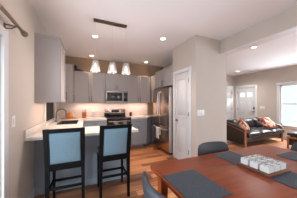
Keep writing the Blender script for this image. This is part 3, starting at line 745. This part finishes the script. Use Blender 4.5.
# ------------------------------------------------------------------ bar stools
def stool(x, y, rz, label):
    t = thing('bar_stool', label, 'bar stool', (x, y, .001), rz, 'bar stools at the peninsula')
    W2, zt = .190, 1.048
    # rear posts run from floor to the top of the back, leaning towards the room
    for s in (-1, 1):
        m = MB(); m.loft([[(s*(W2-(hw-.018)*.6)+dx*hw, yy+dy*.02, zz) for dx, dy in ((-1,-1),(1,-1),(1,1),(-1,1))] for (yy, zz, hw) in ((-.205, 0, .017), (-.20, .30, .019), (-.20, .58, .023), (-.235, .80, .026), (-.295, zt, .026))])
        m.done('leg', M['espresso'], t)
        m = MB(); m.loft([[(s*W2+dx*h, .205+dy*h, zz) for dx, dy in ((-1,-1),(1,-1),(1,1),(-1,1))] for (h, zz) in ((.014, 0), (.019, .55))]); m.done('leg', M['espresso'], t)
        m = MB(); m.box(s*W2-.011, s*W2+.011, -.182, .188, .265, .295, .003); m.done('stretcher', M['espresso'], t)
    m = MB(); m.box(-W2+.015, W2-.015, -.212, -.19, .315, .345, .003); m.done('stretcher', M['espresso'], t)
    m = MB(); m.box(-W2+.015, W2-.015, .195, .217, .225, .258, .003); m.done('footrest', M['espresso'], t)
    m = MB(); m.box(-W2+.012, W2-.012, -.18, .20, .53, .578, .004); m.done('seat_frame', M['espresso'], t)
    m = MB(); m.cushion(-W2-.012, W2+.012, -.175, .235, .580, .655, .008); m.done('seat', M['stoolfab'], t)
    sl = lambda z: -.20-.0 - (.035*(z-.58)/.22 if z < .8 else .035+.06*(z-.80)/.25)
    m = MB()
    m.loft([[(x_, sl(z)+d, z) for x_, d in ((-W2+.015, -.016), (W2-.015, -.016), (W2-.015, .016), (-W2+.015, .016))] for z in (.998, zt-.002)])
    m.done('top_rail', M['espresso'], t)
    m = MB(); m.loft([[(x_, sl(z)+d, z) for x_, d in ((-W2+.015, -.016), (W2-.015, -.016), (W2-.015, .016), (-W2+.015, .016))] for z in (.56, .625)])
    m.done('lower_rail', M['espresso'], t)
    m = MB(); rings = []
    for z, b_ in ((.626, .0), (.64, .010), (.70, .013), (.80, .013), (.90, .013), (.978, .010), (.997, .0)):
        xs = (W2-.031)
        rings.append([(-xs, sl(z)-.010, z), (-xs+.02, sl(z)-.010-b_, z), (xs-.02, sl(z)-.010-b_, z), (xs, sl(z)-.010, z), (xs, sl(z)+.01, z), (xs-.02, sl(z)+.012+b_, z), (-xs+.02, sl(z)+.012+b_, z), (-xs, sl(z)+.01, z)])
    m.loft(rings); m.done('backrest', M['stoolfab'], t, 50)
    return t
stool(-.222, 2.21, 0.0, 'pale blue upholstered bar stool with dark frame, nearest the left wall')
stool(.372, 2.255, 0.0, 'pale blue upholstered bar stool with dark frame, at the open end of the peninsula')

# ------------------------------------------------------------------ dining table
TX0, TX1, TY0, TY1, TZ = .55, 2.37, .28, 1.285, .75
t = thing('dining_table', 'long cherry wood dining table with rounded corners', 'table', ((TX0+TX1)/2, (TY0+TY1)/2, .001))
inv = Matrix.Translation((-(TX0+TX1)/2, -(TY0+TY1)/2, -.001))
def rounded(x0, x1, y0, y1, r, n=6):
    P = []
    for cx, cy, a0 in ((x1-r, y1-r, 0), (x0+r, y1-r, 90), (x0+r, y0+r, 180), (x1-r, y0+r, 270)):
        for k in range(n+1):
            a = math.radians(a0+90*k/n); P.append((cx+r*math.cos(a), cy+r*math.sin(a)))
    return P
def rloft(m, x0, x1, y0, y1, r, prof):
    m.loft([[(px, py, z) for px, py in rounded(x0+i, x1-i, y0+i, y1-i, max(.004, r-i))] for i, z in prof])
m = MB(); m.T = inv; rloft(m, TX0, TX1, TY0, TY1, .05, ((.012, TZ-.035), (.003, TZ-.028), (0, TZ-.02), (0, TZ-.006), (.003, TZ-.002), (.008, TZ)))
m.done('tabletop', M['cherry'], t)
m = MB(); m.T = inv
m.box(TX0+.10, TX1-.10, TY0+.09, TY0+.11, .63, .714).box(TX0+.10, TX1-.10, TY1-.11, TY1-.09, .63, .714).box(TX0+.09, TX0+.11, TY0+.09, TY1-.09, .63, .714).box(TX1-.11, TX1-.09, TY0+.09, TY1-.09, .63, .714)
m.done('apron', M['cherry'], t)
for lx in (TX0+.10, TX1-.10):
    for ly in (TY0+.10, TY1-.10):
        m = MB(); m.T = inv; m.loft([[(lx+dx*h, ly+dy*h, zz) for dx, dy in ((-1,-1),(1,-1),(1,1),(-1,1))] for (h, zz) in ((.022, .001), (.036, .62), (.036, .713))]); m.done('leg', M['cherry'], t)
# linen on the table
def cloth(name, label, cat, x0, x1, y0, y1, group=None):
    m = MB(); m.box(x0, x1, y0, y1, TZ+.0015, TZ+.0045, .001, 1)
    return tag(m.done(name, M['mat_']), label, cat, group)
cloth('placemat', 'slate grey placemat at the table end nearest the bar stools', 'placemat', .568, .875, .655, 1.035, 'slate placemats')
cloth('placemat', 'slate grey placemat at the table end towards the lounge window, beyond the tray', 'placemat', 1.965, 2.285, .48, .95, 'slate placemats')
cloth('table_runner', 'slate grey woven runner lying across the table under the tray', 'table runner', 1.318, 1.612, .31, 1.242)
# tray with nine card stacks
t = thing('serving_tray', 'square wooden tray on the grey runner holding white card stacks', 'tray', (1.460, .805, TZ+.006), math.radians(-1))
m = MB(); m.box(-.139, .139, -.136, .136, 0, .020, .004); m.done('tray', M['tray'], t)
names = [['front corner', 'middle of the front edge', 'right front corner'], ['middle of the left edge', 'centre', 'middle of the right edge'], ['back left corner', 'middle of the back edge', 'back right corner']]
rows = ('near', 'middle', 'far'); cols = ('first', 'second', 'third')
proto = None
for j in range(3):
    for i in range(3):
        if proto is None:
            o = thing('card_stack', '', 'card stack', (0, 0, 0), 0, 'white card stacks in the tray')
            m = MB()
            for k in range(8): m.box(-.0365, .0365, -.034, .034, k*.0061, k*.0061+.0056)
            m.box(-.035, .035, -.0325, .0325, 0, .048)
            m.done('cards', M['card'], o)
            m = MB(); m.box(-.0365, .0365, -.034, .034, .0491, .0505); m.done('top_card', M['cardtop'], o)
            proto = o
        else: o = copy_thing(proto)
        lx, ly = (i-1)*.084, (j-1)*.082
        a = math.radians(-1)
        o.location = (1.460+lx*math.cos(a)-ly*math.sin(a), .805+lx*math.sin(a)+ly*math.cos(a), TZ+.027)
        o.rotation_euler.z = a + random.uniform(-.03, .03)
        o['label'] = 'printed white card stack, %s from the left in the %s row of the tray' % (cols[i], rows[j])

# ------------------------------------------------------------------ dining chairs
def dining_chair(x, y, rz, label):
    """seat faces local +Y, back at local -Y"""
    t = thing('dining_chair', label, 'chair', (x, y, .001), rz, 'charcoal dining chairs')
    m = MB(); m.cushion(-.225, .225, -.20, .24, .40, .475, .012); m.done('seat', M['chairfab'], t, 50)
    m = MB(); rings = []
    for z, hw, yb, th, cv in ((.46, .20, -.205, .030, .02), (.53, .222, -.215, .032, .03), (.62, .235, -.23, .032, .042), (.72, .238, -.248, .030, .05), (.785, .228, -.26, .027, .05), (.818, .205, -.266, .020, .045), (.83, .17, -.268, .008, .035)):
        r = []
        N = 10
        for k in range(N+1):
            u = -1+2*k/N; r.append((hw*u, yb+cv*u*u*1.0-th*(1-.5*u**8), z))
        for k in range(N+1):
            u = 1-2*k/N; r.append((hw*u, yb+cv*u*u*1.0+th*(1-.5*u**8)*.6, z))
        rings.append(r)
    m.loft(rings); m.done('backrest', M['chairfab'], t, 60)
    for sx in (-1, 1):
        for sy in (-1, 1):
            m = MB(); m.loft([[(sx*(.20 if q == 0 else .175)+dx*h, sy*(.20 if q == 0 else .165)+dy*h, zz) for dx, dy in ((-1,-1),(1,-1),(1,1),(-1,1))] for q, (h, zz) in enumerate(((.011, 0), (.017, .402)))])
            m.done('leg', M['espresso'], t)
    return t
dining_chair(.635, .835, -PI/2, 'charcoal dining chair at the table end nearest the bar stools, seen along its back')
dining_chair(1.475, 1.17, PI - .06, 'charcoal dining chair on the far long side of the table by the pantry wall')
dining_chair(2.30, .80, PI/2, 'charcoal dining chair at the table end towards the lounge window, cut by the photo edge')

# ------------------------------------------------------------------ lounge: sofa
SXa, SXb, SYa, SYb = 4.30, 6.36, 2.84, 3.72
t = thing('sofa', 'dark brown leather sofa with teak arm frames and two patterned pillows', 'sofa', ((SXa+SXb)/2, (SYa+SYb)/2, .001))
inv = Matrix.Translation((-(SXa+SXb)/2, -(SYa+SYb)/2, -.001))
m = MB(); m.T = inv; m.box(SXa+.09, SXb-.09, SYa+.05, SYb-.05, .14, .29, .02); m.done('base', M['leather'], t)
ns = 3; wseat = (SXb-SXa-.18)/ns
for k in range(ns):
    a = SXa+.09+k*wseat
    m = MB(); m.T = inv; m.cushion(a+.004, a+wseat-.004, SYa-.07, SYb-.34, .285, .455, .022); m.done('seat_cushion', M['leather'], t, 60)
    Tt = Matrix.Translation((0, SYb-.28, .44)) @ Matrix.Rotation(math.radians(-12), 4, 'X')
    m = MB(); m.T = inv; m.cushion(a+.004, a+wseat-.004, -.10, .10, 0, .335, .02, T=Tt); m.done('back_cushion', M['leather'], t, 60)
for s, xa in ((-1, SXa), (1, SXb)):
    x0, x1 = (xa, xa+.085) if s < 0 else (xa-.085, xa)
    xi, xj = x0+.012, x1-.012
    # leather side panel under a sloping teak arm
    m = MB(); m.T = inv; m.prism([(SYa+.05, .10), (SYb-.02, .10), (SYb-.02, .685), (SYa+.35, .555), (SYa+.05, .468)], xi, xj, 'x', .008); m.done('side_panel', M['leather'], t)
    m = MB(); m.T = inv
    path = ((SYa-.01, .465), (SYa+.06, .49), (SYa+.35, .575), (SYb-.15, .675), (SYb, .71))
    m.loft([[(x0, yy, zz-.012), (x1, yy, zz-.012), (x1, yy+.004, zz+.016), (x0, yy+.004, zz+.016)] for yy, zz in path])
    m.done('arm_rail', M['teak'], t)
    m = MB(); m.T = inv
    m.loft([[(x0+.004, yy, zz+.017), (x1-.004, yy, zz+.017), (x1+.004, yy+.003, zz+.017+.4*h), (x1-.012, yy+.006, zz+.017+h), (x0+.012, yy+.006, zz+.017+h), (x0-.004, yy+.003, zz+.017+.4*h)]
            for (yy, zz), h in zip(((SYa+.012, .474),) + path[1:4] + ((SYb-.01, .708),), (.02, .045, .055, .055, .045))])
    m.done('arm_pad', M['leather'], t, 60)
    m = MB(); m.T = inv; m.box(x0+.008, x1-.008, SYa-.008, SYa+.035, .001, .452, .006); m.done('leg', M['teak'], t)
    m = MB(); m.T = inv; m.box(x0+.008, x1-.008, SYb-.045, SYb-.018, .001, .10, .006); m.done('leg', M['teak'], t)
# pillows
def pillow(label, x, y, z, w, rx, rz, ry=0):
    m = MB(); m.cushion(-w/2, w/2, -.05, .05, -w/2, w/2, .045, n=10)
    o = m.done('throw_pillow', M['pillow'], None, 60); o.location = (x, y, z); o.rotation_euler = (rx, ry, rz)
    return tag(o, label, 'pillow', 'patterned sofa pillows')
pillow('red and cream patterned throw pillow against the sofa arm nearest the pantry wall', 4.50, 3.02, .655, .44, math.radians(-40), math.radians(28))
pillow('red and cream patterned throw pillow at the sofa end near the lounge window', 5.82, 3.06, .645, .47, math.radians(-48), math.radians(-14))
# ottoman
t = thing('ottoman', 'low dark leather ottoman with teak frame in front of the sofa', 'ottoman', (5.78, 2.06, .001))
m = MB(); m.cushion(-.30, .30, -.30, .30, .36, .49, .015); m.done('cushion', M['leather'], t, 60)
m = MB(); m.box(-.31, -.26, -.31, .31, .30, .355, .006).box(.26, .31, -.31, .31, .30, .355, .006).box(-.26, .26, -.31, -.27, .30, .355, .006).box(-.26, .26, .27, .31, .30, .355, .006); m.done('frame', M['teak'], t)
for sx in (-1, 1):
    for sy in (-1, 1):
        m = MB(); m.box(sx*.285-.022, sx*.285+.022, sy*.285-.022, sy*.285+.022, 0, .30, .005); m.done('leg', M['teak'], t)
m = MB(); m.box(-.275, .275, -.275, .275, .10, .299, .01); m.done('skirt', M['leather'], t)

# ------------------------------------------------------------------ wall fittings
t = thing('curtain_rod', 'bronze curtain rod with round finial above the patio door', 'curtain rod', (XL+.09, .65, 2.075))
m = MB(); m.cyl((0, -1.25, 0), (0, 1.25, 0), .016); m.done('rod', M['bronze'], t)
for k in (-1, 1):
    y = 1.25 if k > 0 else -1.25
    m = MB(); m.T = Matrix.Translation((0, y, 0)) @ Matrix.Rotation(-k*PI/2, 4, 'X')
    m.lathe([(.017, 0), (.023, .003), (.023, .012), (.013, .016), (.013, .022), (.024, .030), (.031, .046), (.028, .064), (.014, .075), (0, .078)], n=20); m.done('finial', M['bronze'], t)
    y = 1.10 if k > 0 else -1.10
    m = MB(); m.box(-.0895, -.080, y-.012, y+.012, -.062, -.002, .002); m.tube([(-.08, y, -.012), (-.03, y, -.013), (0, y, -.022)], .006); m.tube([(-.08, y, -.048), (-.04, y, -.042), (-.005, y, -.021)], .005); m.done('bracket', M['bronze'], t)
def switch(T, u, z, n, label):
    m = MB(); m.T = T; w_ = .04+.05*(n-1)
    c = T @ Vector((u, 0, z)); t = thing('light_switch', label, 'light switch', c)
    inv = Matrix.Translation(-c)
    b = MB(); b.T = inv @ T; b.box(u-w_, u+w_, .0005, .006, z-.058, z+.058, .002); b.done('plate', M['plastic'], t)
    for k in range(n):
        uu = u + (k-(n-1)/2)*.046*2*.52
        b = MB(); b.T = inv @ T; b.box(uu-.016, uu+.016, .0062, .010, z-.033, z+.033, .002); b.done('rocker', M['trim'], t)
switch(F_px(XL), 1.925, 1.15, 1, 'white switch plate on the left wall beside the patio door')
switch(F_ny(PYF), 2.125, 1.143, 2, 'wide white switch plate on the pantry front wall')
switch(F_nx(XR), 3.78, 1.14, 2, 'white switch plate on the lounge wall beside the front door')
